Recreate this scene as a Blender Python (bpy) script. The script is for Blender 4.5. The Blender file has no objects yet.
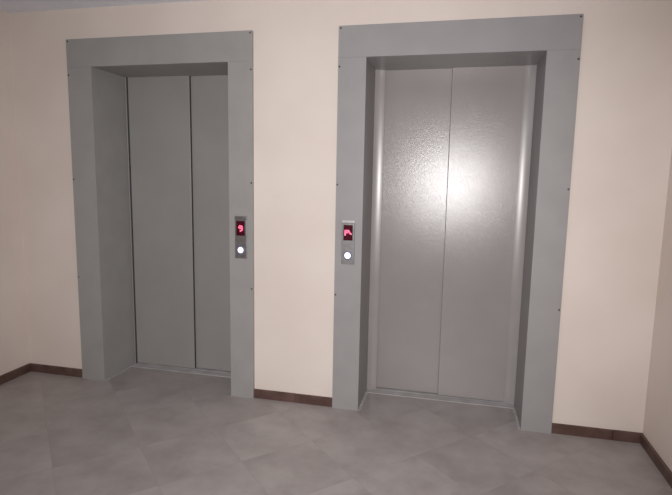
import bpy, bmesh, math, random
from mathutils import Matrix, Vector
random.seed(4)
S = bpy.context.scene
COL = S.collection

# ------------------------------------------------------------ camera, light, exposure
CX, CY, CZ = 2.2569, -2.8839, 1.3806
YAW, PITCH, ROLL = 0.2237, -0.1326, 0.0178
cam = bpy.data.cameras.new('camera')
cam.sensor_width = 36.0
cam.lens = 511.67 / 672 * 36.0
cam.clip_start = 0.02
co = bpy.data.objects.new('camera', cam)
COL.objects.link(co)
fw = Vector((-math.sin(YAW) * math.cos(PITCH), math.cos(YAW) * math.cos(PITCH), math.sin(PITCH)))
r = Vector((math.cos(YAW), math.sin(YAW), 0))
u = r.cross(fw)
r2 = r * math.cos(ROLL) + u * math.sin(ROLL)
u2 = r2.cross(fw)
M = Matrix((r2, u2, -fw)).transposed().to_4x4()
M.translation = (CX, CY, CZ)
co.matrix_world = M
S.camera = co

w = bpy.data.worlds.new('world')
w.use_nodes = True
w.node_tree.nodes['Background'].inputs[0].default_value = (0.02, 0.02, 0.022, 1)
w.node_tree.nodes['Background'].inputs[1].default_value = 1.0
S.world = w

# the camera's own flash, a few centimetres beside the lens
fl = bpy.data.lights.new('flash', 'SPOT')
fl.energy = 262
fl.color = (1.0, 0.985, 0.985)
fl.spot_size = math.radians(104)
fl.spot_blend = 1.0
fl.shadow_soft_size = 0.012
fo = bpy.data.objects.new('flash', fl)
COL.objects.link(fo)
MF = M.copy()
MF.translation = (CX - 0.045, CY - 0.02, CZ - 0.02)
fo.matrix_world = MF

# added unseen fill light, lifts the ambient level and the ceiling
al = bpy.data.lights.new('ambient_fill', 'POINT')
al.shadow_soft_size = 0.16
al.energy = 10
al.color = (0.86, 0.94, 1.0)
ao = bpy.data.objects.new('ambient_fill', al)
COL.objects.link(ao)
ao.location = (0.7, -2.9, 2.12)

S.view_settings.view_transform = 'Standard'
S.view_settings.look = 'None'
S.view_settings.gamma = 1.0
S.view_settings.use_curve_mapping = False
S.view_settings.exposure = 0.0


# ------------------------------------------------------------ materials
def srgb(r_, g_, b_):
    f = lambda c: (c / 255 / 12.92) if c / 255 <= 0.04045 else ((c / 255 + 0.055) / 1.055) ** 2.4
    return (f(r_), f(g_), f(b_), 1)


def base_mat(name, rough=0.5, metal=0.0, spec=0.5):
    m = bpy.data.materials.new(name)
    m.use_nodes = True
    b = m.node_tree.nodes['Principled BSDF']
    b.inputs['Roughness'].default_value = rough
    b.inputs['Metallic'].default_value = metal
    b.inputs['Specular IOR Level'].default_value = spec
    return m, m.node_tree, b


def noisy(name, c1, c2, scale, rough=0.5, metal=0.0, spec=0.5, bump=0.0, bscale=200, detail=4,
          lo=0.35, hi=0.65, bdist=0.002):
    m, t, b = base_mat(name, rough, metal, spec)
    N = t.nodes
    g = N.new('ShaderNodeNewGeometry')
    n = N.new('ShaderNodeTexNoise')
    n.inputs['Scale'].default_value = scale
    n.inputs['Detail'].default_value = detail
    rp = N.new('ShaderNodeValToRGB')
    rp.color_ramp.elements[0].position = lo
    rp.color_ramp.elements[0].color = c1
    rp.color_ramp.elements[1].position = hi
    rp.color_ramp.elements[1].color = c2
    t.links.new(g.outputs['Position'], n.inputs['Vector'])
    t.links.new(n.outputs['Fac'], rp.inputs[0])
    t.links.new(rp.outputs[0], b.inputs['Base Color'])
    if bump:
        n2 = N.new('ShaderNodeTexNoise')
        n2.inputs['Scale'].default_value = bscale
        n2.inputs['Detail'].default_value = 2
        bp = N.new('ShaderNodeBump')
        bp.inputs['Strength'].default_value = bump
        bp.inputs['Distance'].default_value = bdist
        t.links.new(g.outputs['Position'], n2.inputs['Vector'])
        t.links.new(n2.outputs['Fac'], bp.inputs['Height'])
        t.links.new(bp.outputs[0], b.inputs['Normal'])
    return m


M_WALL = noisy('cream_wall_paint', srgb(223, 209, 199), srgb(229, 216, 207), 2.0, rough=0.62, spec=0.3, bump=0.25, bscale=45, bdist=0.002)
M_CEIL = noisy('ceiling_whitewash', srgb(232, 236, 244), srgb(238, 241, 248), 5, rough=0.9, spec=0.1, bump=0.2, bscale=60)
M_FRAME = noisy('grey_painted_steel', srgb(152, 148, 148), srgb(157, 153, 153), 6, rough=0.45, spec=0.35, bump=0.12, bscale=420, bdist=0.0006)
M_DOOR = noisy('grey_satin_door_steel', srgb(152, 145, 144), srgb(156, 149, 148), 4, rough=0.225, metal=0.03, spec=0.48, bump=0.57, bscale=260, bdist=0.001)
M_FRAME_LEFT = noisy('grey_painted_steel', srgb(154, 151, 149), srgb(159, 156, 153), 6, rough=0.45, spec=0.35, bump=0.12, bscale=420, bdist=0.0006)  # left copy of the frame steel, uneven camera colour cast tinted in
M_DOOR_LEFT = noisy('grey_door_left_cast', srgb(151, 147, 144), srgb(155, 151, 148), 4, rough=0.3, metal=0.03, spec=0.4, bump=0.3, bscale=260, bdist=0.001)  # left copy of the door steel with the same cast in its colour
M_TRIM = noisy('grey_satin_trim_steel', srgb(150, 144, 143), srgb(155, 149, 148), 6, rough=0.31, metal=0.06, bump=0.1, bscale=300, bdist=0.0006)
M_SILL = noisy('worn_aluminium_sill', srgb(172, 168, 167), srgb(190, 186, 185), 9, rough=0.6, metal=0.0, bump=0.3, bscale=90)
M_GROUT = noisy('pale_mortar', srgb(168, 165, 163), srgb(192, 189, 187), 30, rough=0.95, spec=0.1, bump=0.5, bscale=120)
M_BASE = noisy('dark_brown_ceramic', srgb(84, 62, 56), srgb(102, 78, 72), 14, rough=0.4, spec=0.4)
M_JOINT = noisy('dark_joint', srgb(48, 40, 38), srgb(62, 52, 50), 40, rough=0.9)
M_GAP = noisy('dark_gap_shade', srgb(58, 57, 56), srgb(70, 68, 67), 40, rough=0.9)  # shade inside the narrow door gaps, painted dark
M_SEAM = noisy('grey_seam_shade', srgb(92, 90, 88), srgb(104, 102, 100), 40, rough=0.8)  # shade along the leaf seam, painted mid grey
M_SCREW = noisy('dark_screw_steel', srgb(78, 76, 73), srgb(96, 94, 90), 80, rough=0.45, metal=0.6)
M_PLATE = noisy('brushed_steel_plate', srgb(128, 124, 124), srgb(142, 138, 138), 60, rough=0.42, metal=0.7)
M_CHROME = noisy('bright_steel_edge', srgb(205, 203, 202), srgb(215, 213, 212), 60, rough=0.3, metal=0.7)
M_GLASS = noisy('dark_red_display_window', srgb(52, 6, 20), srgb(62, 10, 26), 60, rough=0.12, spec=0.5)
M_RING = noisy('button_halo_collar_steel', srgb(150, 153, 178), srgb(162, 165, 190), 60, rough=0.3, metal=0.6)  # steel collar, bluish glow halo of the button put into its colour


def emit(name, c, k):
    m, t, b = base_mat(name, 0.4)
    n = t.nodes.new('ShaderNodeTexNoise')
    n.inputs['Scale'].default_value = 50
    rp = t.nodes.new('ShaderNodeValToRGB')
    rp.color_ramp.elements[0].color = c
    rp.color_ramp.elements[1].color = c
    t.links.new(n.outputs['Fac'], rp.inputs[0])
    t.links.new(rp.outputs[0], b.inputs['Base Color'])
    b.inputs['Emission Color'].default_value = c
    b.inputs['Emission Strength'].default_value = k
    return m


M_LED = emit('red_led', srgb(245, 130, 165), 0.55)
M_GLOW = emit('dim_red_backlight', srgb(66, 3, 22), 0.15)
M_GLOW.node_tree.nodes['Principled BSDF'].inputs['Roughness'].default_value = 0.2
M_LAMP = emit('white_button_light', srgb(225, 230, 255), 2.0)


def floor_material():
    """porcelain tiles laid diagonally, each tile a slightly different clouded grey"""
    m, t, b = base_mat('diagonal_grey_floor_tiles', 0.42, 0, 0.45)
    N, L = t.nodes, t.links
    g = N.new('ShaderNodeNewGeometry')
    mp = N.new('ShaderNodeMapping')
    mp.vector_type = 'POINT'
    c = math.sqrt(.5)
    T = 0.395
    # rotate by +45 deg: x' = c(x - y), y' = c(x + y)
    mp.inputs['Rotation'].default_value = (0, 0, math.radians(45))
    mp.inputs['Scale'].default_value = (1 / T, 1 / T, 1)
    mp.inputs['Location'].default_value = (-1.41 / T + 20, -0.826 / T + 20, 0)
    L.new(g.outputs['Position'], mp.inputs['Vector'])
    sep = N.new('ShaderNodeSeparateXYZ')
    L.new(mp.outputs[0], sep.inputs[0])

    def mth(op, a, bb=None):
        n = N.new('ShaderNodeMath')
        n.operation = op
        for i, v in enumerate((a, bb)):
            if v is None:
                continue
            if isinstance(v, (int, float)):
                n.inputs[i].default_value = v
            else:
                L.new(v, n.inputs[i])
        return n.outputs[0]
    fx, fy = mth('FRACT', sep.outputs[0]), mth('FRACT', sep.outputs[1])
    ix, iy = mth('FLOOR', sep.outputs[0]), mth('FLOOR', sep.outputs[1])
    dx = mth('MINIMUM', fx, mth('SUBTRACT', 1.0, fx))
    dy = mth('MINIMUM', fy, mth('SUBTRACT', 1.0, fy))
    d = mth('MINIMUM', dx, dy)
    joint = mth('LESS_THAN', d, 0.0042)
    cb = N.new('ShaderNodeCombineXYZ')
    L.new(ix, cb.inputs[0])
    L.new(iy, cb.inputs[1])
    wn = N.new('ShaderNodeTexWhiteNoise')
    wn.noise_dimensions = '3D'
    L.new(cb.outputs[0], wn.inputs['Vector'])
    # clouds, offset per tile
    off = N.new('ShaderNodeVectorMath')
    off.operation = 'MULTIPLY_ADD'
    L.new(wn.outputs['Color'], off.inputs[0])
    off.inputs[1].default_value = (5, 5, 5)
    L.new(g.outputs['Position'], off.inputs[2])
    n1 = N.new('ShaderNodeTexNoise')
    n1.inputs['Scale'].default_value = 4.5
    n1.inputs['Detail'].default_value = 7
    n1.inputs['Roughness'].default_value = 0.6
    L.new(off.outputs[0], n1.inputs['Vector'])
    rp = N.new('ShaderNodeValToRGB')
    rp.color_ramp.elements[0].position = 0.3
    rp.color_ramp.elements[0].color = srgb(152, 143, 140)
    rp.color_ramp.elements[1].position = 0.72
    rp.color_ramp.elements[1].color = srgb(178, 170, 167)
    L.new(n1.outputs['Fac'], rp.inputs[0])
    var = mth('ADD', 0.95, mth('MULTIPLY', wn.outputs['Value'], 0.09))
    vm = N.new('ShaderNodeVectorMath')
    vm.operation = 'SCALE'
    L.new(rp.outputs[0], vm.inputs[0])
    L.new(var, vm.inputs['Scale'])
    mix = N.new('ShaderNodeMix')
    mix.data_type = 'RGBA'
    L.new(mth('MULTIPLY', joint, 0.25), mix.inputs[0])
    L.new(vm.outputs[0], mix.inputs[6])
    mix.inputs[7].default_value = srgb(132, 123, 120)
    L.new(mix.outputs[2], b.inputs['Base Color'])
    bp = N.new('ShaderNodeBump')
    bp.inputs['Strength'].default_value = 0.15
    bp.inputs['Distance'].default_value = 0.003
    L.new(n1.outputs['Fac'], bp.inputs['Height'])
    L.new(bp.outputs[0], b.inputs['Normal'])
    return m


M_FLOOR = floor_material()


# ------------------------------------------------------------ helpers
def box(bm, x0, x1, y0, y1, z0, z1):
    vs = [bm.verts.new((x, y, z)) for x in (x0, x1) for y in (y0, y1) for z in (z0, z1)]
    for f in ((0, 1, 3, 2), (4, 6, 7, 5), (0, 4, 5, 1), (2, 3, 7, 6), (0, 2, 6, 4), (1, 5, 7, 3)):
        bm.faces.new([vs[i] for i in f])


def cyl(bm, c, rad, y0, y1, seg=28, rad2=None):
    """disc with its axis along Y"""
    rad2 = rad if rad2 is None else rad2
    a = [bm.verts.new((c[0] + rad2 * math.cos(k * math.tau / seg), y0, c[1] + rad2 * math.sin(k * math.tau / seg))) for k in range(seg)]
    b = [bm.verts.new((c[0] + rad * math.cos(k * math.tau / seg), y1, c[1] + rad * math.sin(k * math.tau / seg))) for k in range(seg)]
    bm.faces.new(a)
    bm.faces.new(b[::-1])
    for k in range(seg):
        j = (k + 1) % seg
        bm.faces.new((a[k], b[k], b[j], a[j]))


def prism(bm, pts, axis, a, b):
    """extrude a 2D outline; axis 'z': pts are (x, y); axis 'x': pts are (y, z); axis 'y': pts are (x, z)"""
    def v(p, t):
        return {'z': (p[0], p[1], t), 'x': (t, p[0], p[1]), 'y': (p[0], t, p[1])}[axis]
    A = [bm.verts.new(v(p, a)) for p in pts]
    B = [bm.verts.new(v(p, b)) for p in pts]
    bm.faces.new(A)
    bm.faces.new(B[::-1])
    n = len(pts)
    for k in range(n):
        j = (k + 1) % n
        bm.faces.new((A[k], B[k], B[j], A[j]))


def obj(name, bm, mat, parent=None, bevel=0.0, smooth=False):
    bmesh.ops.recalc_face_normals(bm, faces=bm.faces)
    me = bpy.data.meshes.new(name)
    bm.to_mesh(me)
    bm.free()
    me.materials.append(mat)
    if smooth:
        for p in me.polygons:
            p.use_smooth = True
        me.set_sharp_from_angle(angle=math.radians(35))
    o = bpy.data.objects.new(name, me)
    COL.objects.link(o)
    if parent is not None:
        o.parent = parent
        # every mesh is written in world coordinates; shift it into its parent's frame
        off = world_loc(parent)
        me.transform(Matrix.Translation(-off))
    if bevel:
        md = o.modifiers.new('bevel', 'BEVEL')
        md.width = bevel
        md.segments = 2
        md.limit_method = 'ANGLE'
    return o


def world_loc(o):
    v = Vector((0, 0, 0))
    while o is not None:
        v += o.location
        o = o.parent
    return v


def thing(name, label, cat, loc, group=None):
    o = bpy.data.objects.new(name, None)
    COL.objects.link(o)
    o.location = loc
    o.empty_display_size = 0.1
    o['label'] = label
    o['category'] = cat
    if group:
        o['group'] = group
    return o


def struct(name, bm, mat, label=None, **k):
    o = obj(name, bm, mat, **k)
    o['kind'] = 'structure'
    if label:
        o['label'] = label
    return o


# ------------------------------------------------------------ setting
XL, XR, YB, ZC, WY = -0.6034, 3.3053, -4.3, 2.4061, 0.022
BH = 0.0575
L = dict(o0=-0.1613, i0=0.0122, i1=0.9322, o1=1.0837)
R = dict(o0=1.594, i0=1.7531, i1=2.6837, o1=2.8448)
HI, HO = 2.05, 2.2197
DEP = 0.345

bm = bmesh.new()
box(bm, XL - .1, XR + .1, YB - .1, 0.62, -0.12, 0)
struct('floor', bm, M_FLOOR, 'grey clouded floor tiles laid diagonally')
bm = bmesh.new()
box(bm, XL - .1, XR + .1, YB - .1, 0.62, ZC, ZC + .12)
struct('ceiling', bm, M_CEIL, 'pale grey whitewashed ceiling')
bm = bmesh.new()
e = 0.02
xs = [XL - .1, L['i0'] - e, L['i1'] + e, R['i0'] - e, R['i1'] + e, XR + .1]
for k in (0, 2, 4):
    box(bm, xs[k], xs[k + 1], WY, 0.62, 0, ZC)
for k in (1, 3):
    box(bm, xs[k], xs[k + 1], WY, 0.62, HI + e, ZC)
    box(bm, xs[k], xs[k + 1], 0.54, 0.62, 0, HI + e)     # the shaft side closed off
struct('wall_front', bm, M_WALL, 'cream plaster wall around the two lift openings')
bm = bmesh.new()
box(bm, XL - .1, XL, YB, WY, 0, ZC)
struct('wall_left', bm, M_WALL, 'cream plaster wall at the left end')
bm = bmesh.new()
box(bm, XR, XR + .1, YB, WY, 0, ZC)
struct('wall_right', bm, M_WALL, 'cream plaster wall at the right end')
bm = bmesh.new()
box(bm, XL - .1, XR + .1, YB - .1, YB, 0, ZC)
struct('wall_back', bm, M_WALL, 'cream plaster wall behind the photographer')


def skirting(name, a, b, joints, side, label):
    """a row of ceramic skirting tiles with a slightly uneven top, joints at given positions"""
    bm = bmesh.new()
    cuts = [a] + sorted(joints) + [b]
    g = 0.0012
    for k in range(len(cuts) - 1):
        p0, p1 = cuts[k] + (g if k else 0), cuts[k + 1] - (g if k < len(cuts) - 2 else 0)
        h = BH + random.uniform(-.0012, .0012)
        t = 0.011
        if side == 'front':
            prism(bm, [(WY, 0), (WY - t, 0), (WY - t, h - .004), (WY - t + .004, h), (WY, h)], 'x', p0, p1)
        elif side == 'left':
            prism(bm, [(XL, 0), (XL + t, 0), (XL + t, h - .004), (XL + t - .004, h), (XL, h)], 'y', p0, p1)
        else:
            prism(bm, [(XR, 0), (XR - t, 0), (XR - t, h - .004), (XR - t + .004, h), (XR, h)], 'y', p0, p1)
    return struct(name, bm, M_BASE, label)


skirting('baseboard_front', XL, L['o0'] + .003, [-0.33], 'front', 'dark brown skirting tiles left of the left elevator')
skirting('baseboard_front', L['o1'] - .003, R['o0'] + .003, [1.36], 'front', 'dark brown skirting tiles between the two elevators')
skirting('baseboard_front', R['o1'] - .003, XR, [3.156], 'front', 'dark brown skirting tiles right of the right elevator')
js = [-0.33 * k - .2 for k in range(12)]
skirting('baseboard_left', YB, WY - .011, js, 'left', 'dark brown skirting tiles along the left wall')
skirting('baseboard_right', YB, WY - .011, [y - .1 for y in js], 'right', 'dark brown skirting tiles along the right wall')


# ------------------------------------------------------------ elevators
def screw(parent, x, z):
    bm = bmesh.new()
    cyl(bm, (x, z), 0.0055, -0.0022, 0.0, 14, rad2=0.004)
    box(bm, x - .0035, x + .0035, -.0027, -.0021, z - .0006, z + .0006)
    return obj('screw', bm, M_SCREW, parent)


def elevator(d, label, seam, near_side, strips):
    o0, i0, i1, o1 = d['o0'], d['i0'], d['i1'], d['o1']
    mf, md = (M_FRAME, M_DOOR) if strips else (M_FRAME_LEFT, M_DOOR_LEFT)
    t = thing('elevator', label, 'elevator', ((i0 + i1) / 2, 0, 0), 'elevators in the hall')
    # sheet steel architrave: header across the full width, a jamb panel under each end
    bm = bmesh.new()
    box(bm, o0, o1, 0, WY, HI + .0002, HO)
    hd = obj('header_panel', bm, mf, t, bevel=.0005)
    for x in (o0 + .012, o1 - .012):
        screw(hd, x, 2.207)
    for a, b, sx in ((o0, i0, o0 + .008), (i1, o1, o1 - .008)):
        bm = bmesh.new()
        box(bm, a, b, 0, WY, 0, HI - .0002)
        jp = obj('jamb_panel', bm, mf, t, bevel=.0005)
        for z in (2.003, 1.35, .705):
            screw(jp, sx, z)
    # reveals running back to the doors
    tk = .014
    for a, b in ((i0 - tk, i0), (i1, i1 + tk)):
        bm = bmesh.new()
        box(bm, a, b, WY, DEP + .06, 0, HI + tk)
        obj('reveal_panel', bm, mf, t)
    bm = bmesh.new()
    box(bm, i0, i1, WY, DEP + .06, HI, HI + tk)
    obj('soffit_panel', bm, mf, t)
    # landing door frame: concave strips, curve shaped to catch the flash as glare
    sw, amax = 0.06 if strips else 0.008, math.radians(24)
    rr = sw / math.sin(amax)
    prof = [(rr * math.sin(amax * k / 10), rr - rr * math.cos(amax * k / 10)) for k in range(11)]   # (across from door edge, rise towards hall)
    for x, s in ((i0, 1), (i1, -1)):
        bm = bmesh.new()
        pts = [(x + s * (sw - q), DEP - .0005 - p) for q, p in prof] + [(x, DEP)]
        prism(bm, pts + [(x + s * sw, DEP)], 'z', 0.004, HI)
        obj('frame_glare_strip', bm, M_TRIM, t, smooth=True)
    if not strips:
        # dark bars beside the narrow strips: shade of the door gap, as colour
        for x0, x1 in ((i0 + .008, i0 + .017), (i1 - .017, i1 - .008)):
            bm = bmesh.new()
            box(bm, x0, x1, DEP - .004, DEP + .0015, .005, HI)
            obj('gap_shade', bm, M_GAP, t)
    # telescopic leaves
    near, far = DEP + .002, DEP + .022
    lip = .0016 if strips else .0038
    for side in (0, 1):
        isnear = side == near_side
        y = near if isnear else far
        if side == 0:
            a, b = i0 - .01, seam + (0 if isnear else .03)
        else:
            a, b = seam - (0 if isnear else .03), i1 + .01
        bm = bmesh.new()
        box(bm, a, b, y, y + .014, .008, HI + .01)
        dp = obj('door_panel', bm, md, t, bevel=.003)
        if isnear:
            # thin bar down the leading edge, seam shade put into its colour
            e0 = seam if side == 0 else seam - lip
            bm = bmesh.new()
            box(bm, e0, e0 + lip, y + .003, y + .016, .01, HI - .001)
            obj('gap_shade', bm, M_SEAM if strips else M_GAP, dp)
    # sill with its guide groove, and the mortar strips filled in along the reveals
    bm = bmesh.new()
    box(bm, i0 + .001, i1 - .001, .278, DEP - .002, 0, .004)
    box(bm, i0 - .01, i1 + .01, DEP + .002, DEP + .055, 0, .004)
    obj('door_sill', bm, M_SILL, t, bevel=.001)
    for x0, x1 in ((i0, i0 + .016), (i1 - .012, i1)):
        bm = bmesh.new()
        n = 14
        rnd = random.Random(int(x0 * 1000))
        inner = x1 if x0 == i0 else x0
        outer = x0 if x0 == i0 else x1
        pts = [(outer, .004), (outer, .278)]
        for k in range(n + 1):
            pts.append((inner + rnd.uniform(-.003, .003), .278 - (.258 * k / n)))
        prism(bm, pts, 'z', 0, .0022)
        obj('mortar_strip', bm, M_GROUT, t)
    return t


elevator(L, 'left grey steel elevator doorway with closed two-leaf door and deep left reveal', 0.4925, 0, False)
elevator(R, 'right grey steel elevator doorway with flash glare on its closed door', 2.2139, 1, True)


# ------------------------------------------------------------ call panels
def stroke(bm, pts, wd, y0, y1):
    """poly-line of bars in the XZ plane"""
    for (ax, az), (bx, bz) in zip(pts[:-1], pts[1:]):
        dx, dz = bx - ax, bz - az
        l = math.hypot(dx, dz)
        nx, nz = -dz / l * wd / 2, dx / l * wd / 2
        ex, ez = dx / l * wd * .35, dz / l * wd * .35
        prism(bm, [(ax + nx - ex, az + nz - ez), (bx + nx + ex, bz + nz + ez), (bx - nx + ex, bz - nz + ez), (ax - nx - ex, az - nz - ez)], 'y', y0, y1)


def call_panel(cx, label, glyphs):
    z0, z1 = .893, 1.149
    t = thing('call_panel', label, 'call panel', (cx, 0, z0), 'elevator call panels')
    hw = .0375
    bm = bmesh.new()
    box(bm, cx - hw, cx + hw, -.010, 0, z0, z1 - .016)
    obj('faceplate', bm, M_PLATE, t, bevel=.002)
    bm = bmesh.new()
    box(bm, cx - hw - .001, cx + hw + .001, -.013, 0, z1 - .016, z1)
    obj('end_cap', bm, M_CHROME if cx > 1.3 else M_PLATE, t, bevel=.002)
    # recessed bezel around the display
    bm = bmesh.new()
    a, b, c, d = cx - .027, cx + .027, 1.032, 1.121
    box(bm, a, b, -.0125, -.010, c, c + .004)
    box(bm, a, b, -.0125, -.010, d - .004, d)
    box(bm, a, a + .004, -.0125, -.010, c + .004, d - .004)
    box(bm, b - .004, b, -.0125, -.010, c + .004, d - .004)
    obj('display_bezel', bm, M_GLASS, t)
    bm = bmesh.new()
    box(bm, a + .004, b - .004, -.0112, -.010, c + .004, d - .004)
    ds = obj('display', bm, M_GLOW, t)
    for g in glyphs:
        bm = bmesh.new()
        stroke(bm, [(cx + x, 1.076 + z) for x, z in g], .0085, -.0122, -.0112)
        obj('lit_character', bm, M_LED, ds)
    bm = bmesh.new()
    seg = 36
    pts_o = [(cx + .026 * math.cos(k * math.tau / seg), .944 + .026 * math.sin(k * math.tau / seg)) for k in range(seg)]
    cyl(bm, (cx, .944), .027, -.014, -.010, 36, rad2=.024)
    ring = obj('button_collar', bm, M_RING, t, smooth=True)
    bm = bmesh.new()
    cyl(bm, (cx, .944), .0175, -.0175, -.014, 36, rad2=.014)
    obj('call_button', bm, M_LAMP, ring, smooth=True)
    return t


call_panel(1.010, 'slim steel call panel on the left elevator with one red digit lit',
           [[(.011, .004), (.008, .013), (-.004, .015), (-.011, .007), (-.006, .000), (.011, .004), (.010, -.010), (-.002, -.016)]])
call_panel(1.673, 'slim steel call panel on the right elevator with two red characters lit',
           [[(-.017, -.014), (-.017, .012), (-.004, .013), (-.003, .002), (-.016, .000)],
            [(.002, .013), (.006, .006), (.011, -.002), (.019, -.007)]])
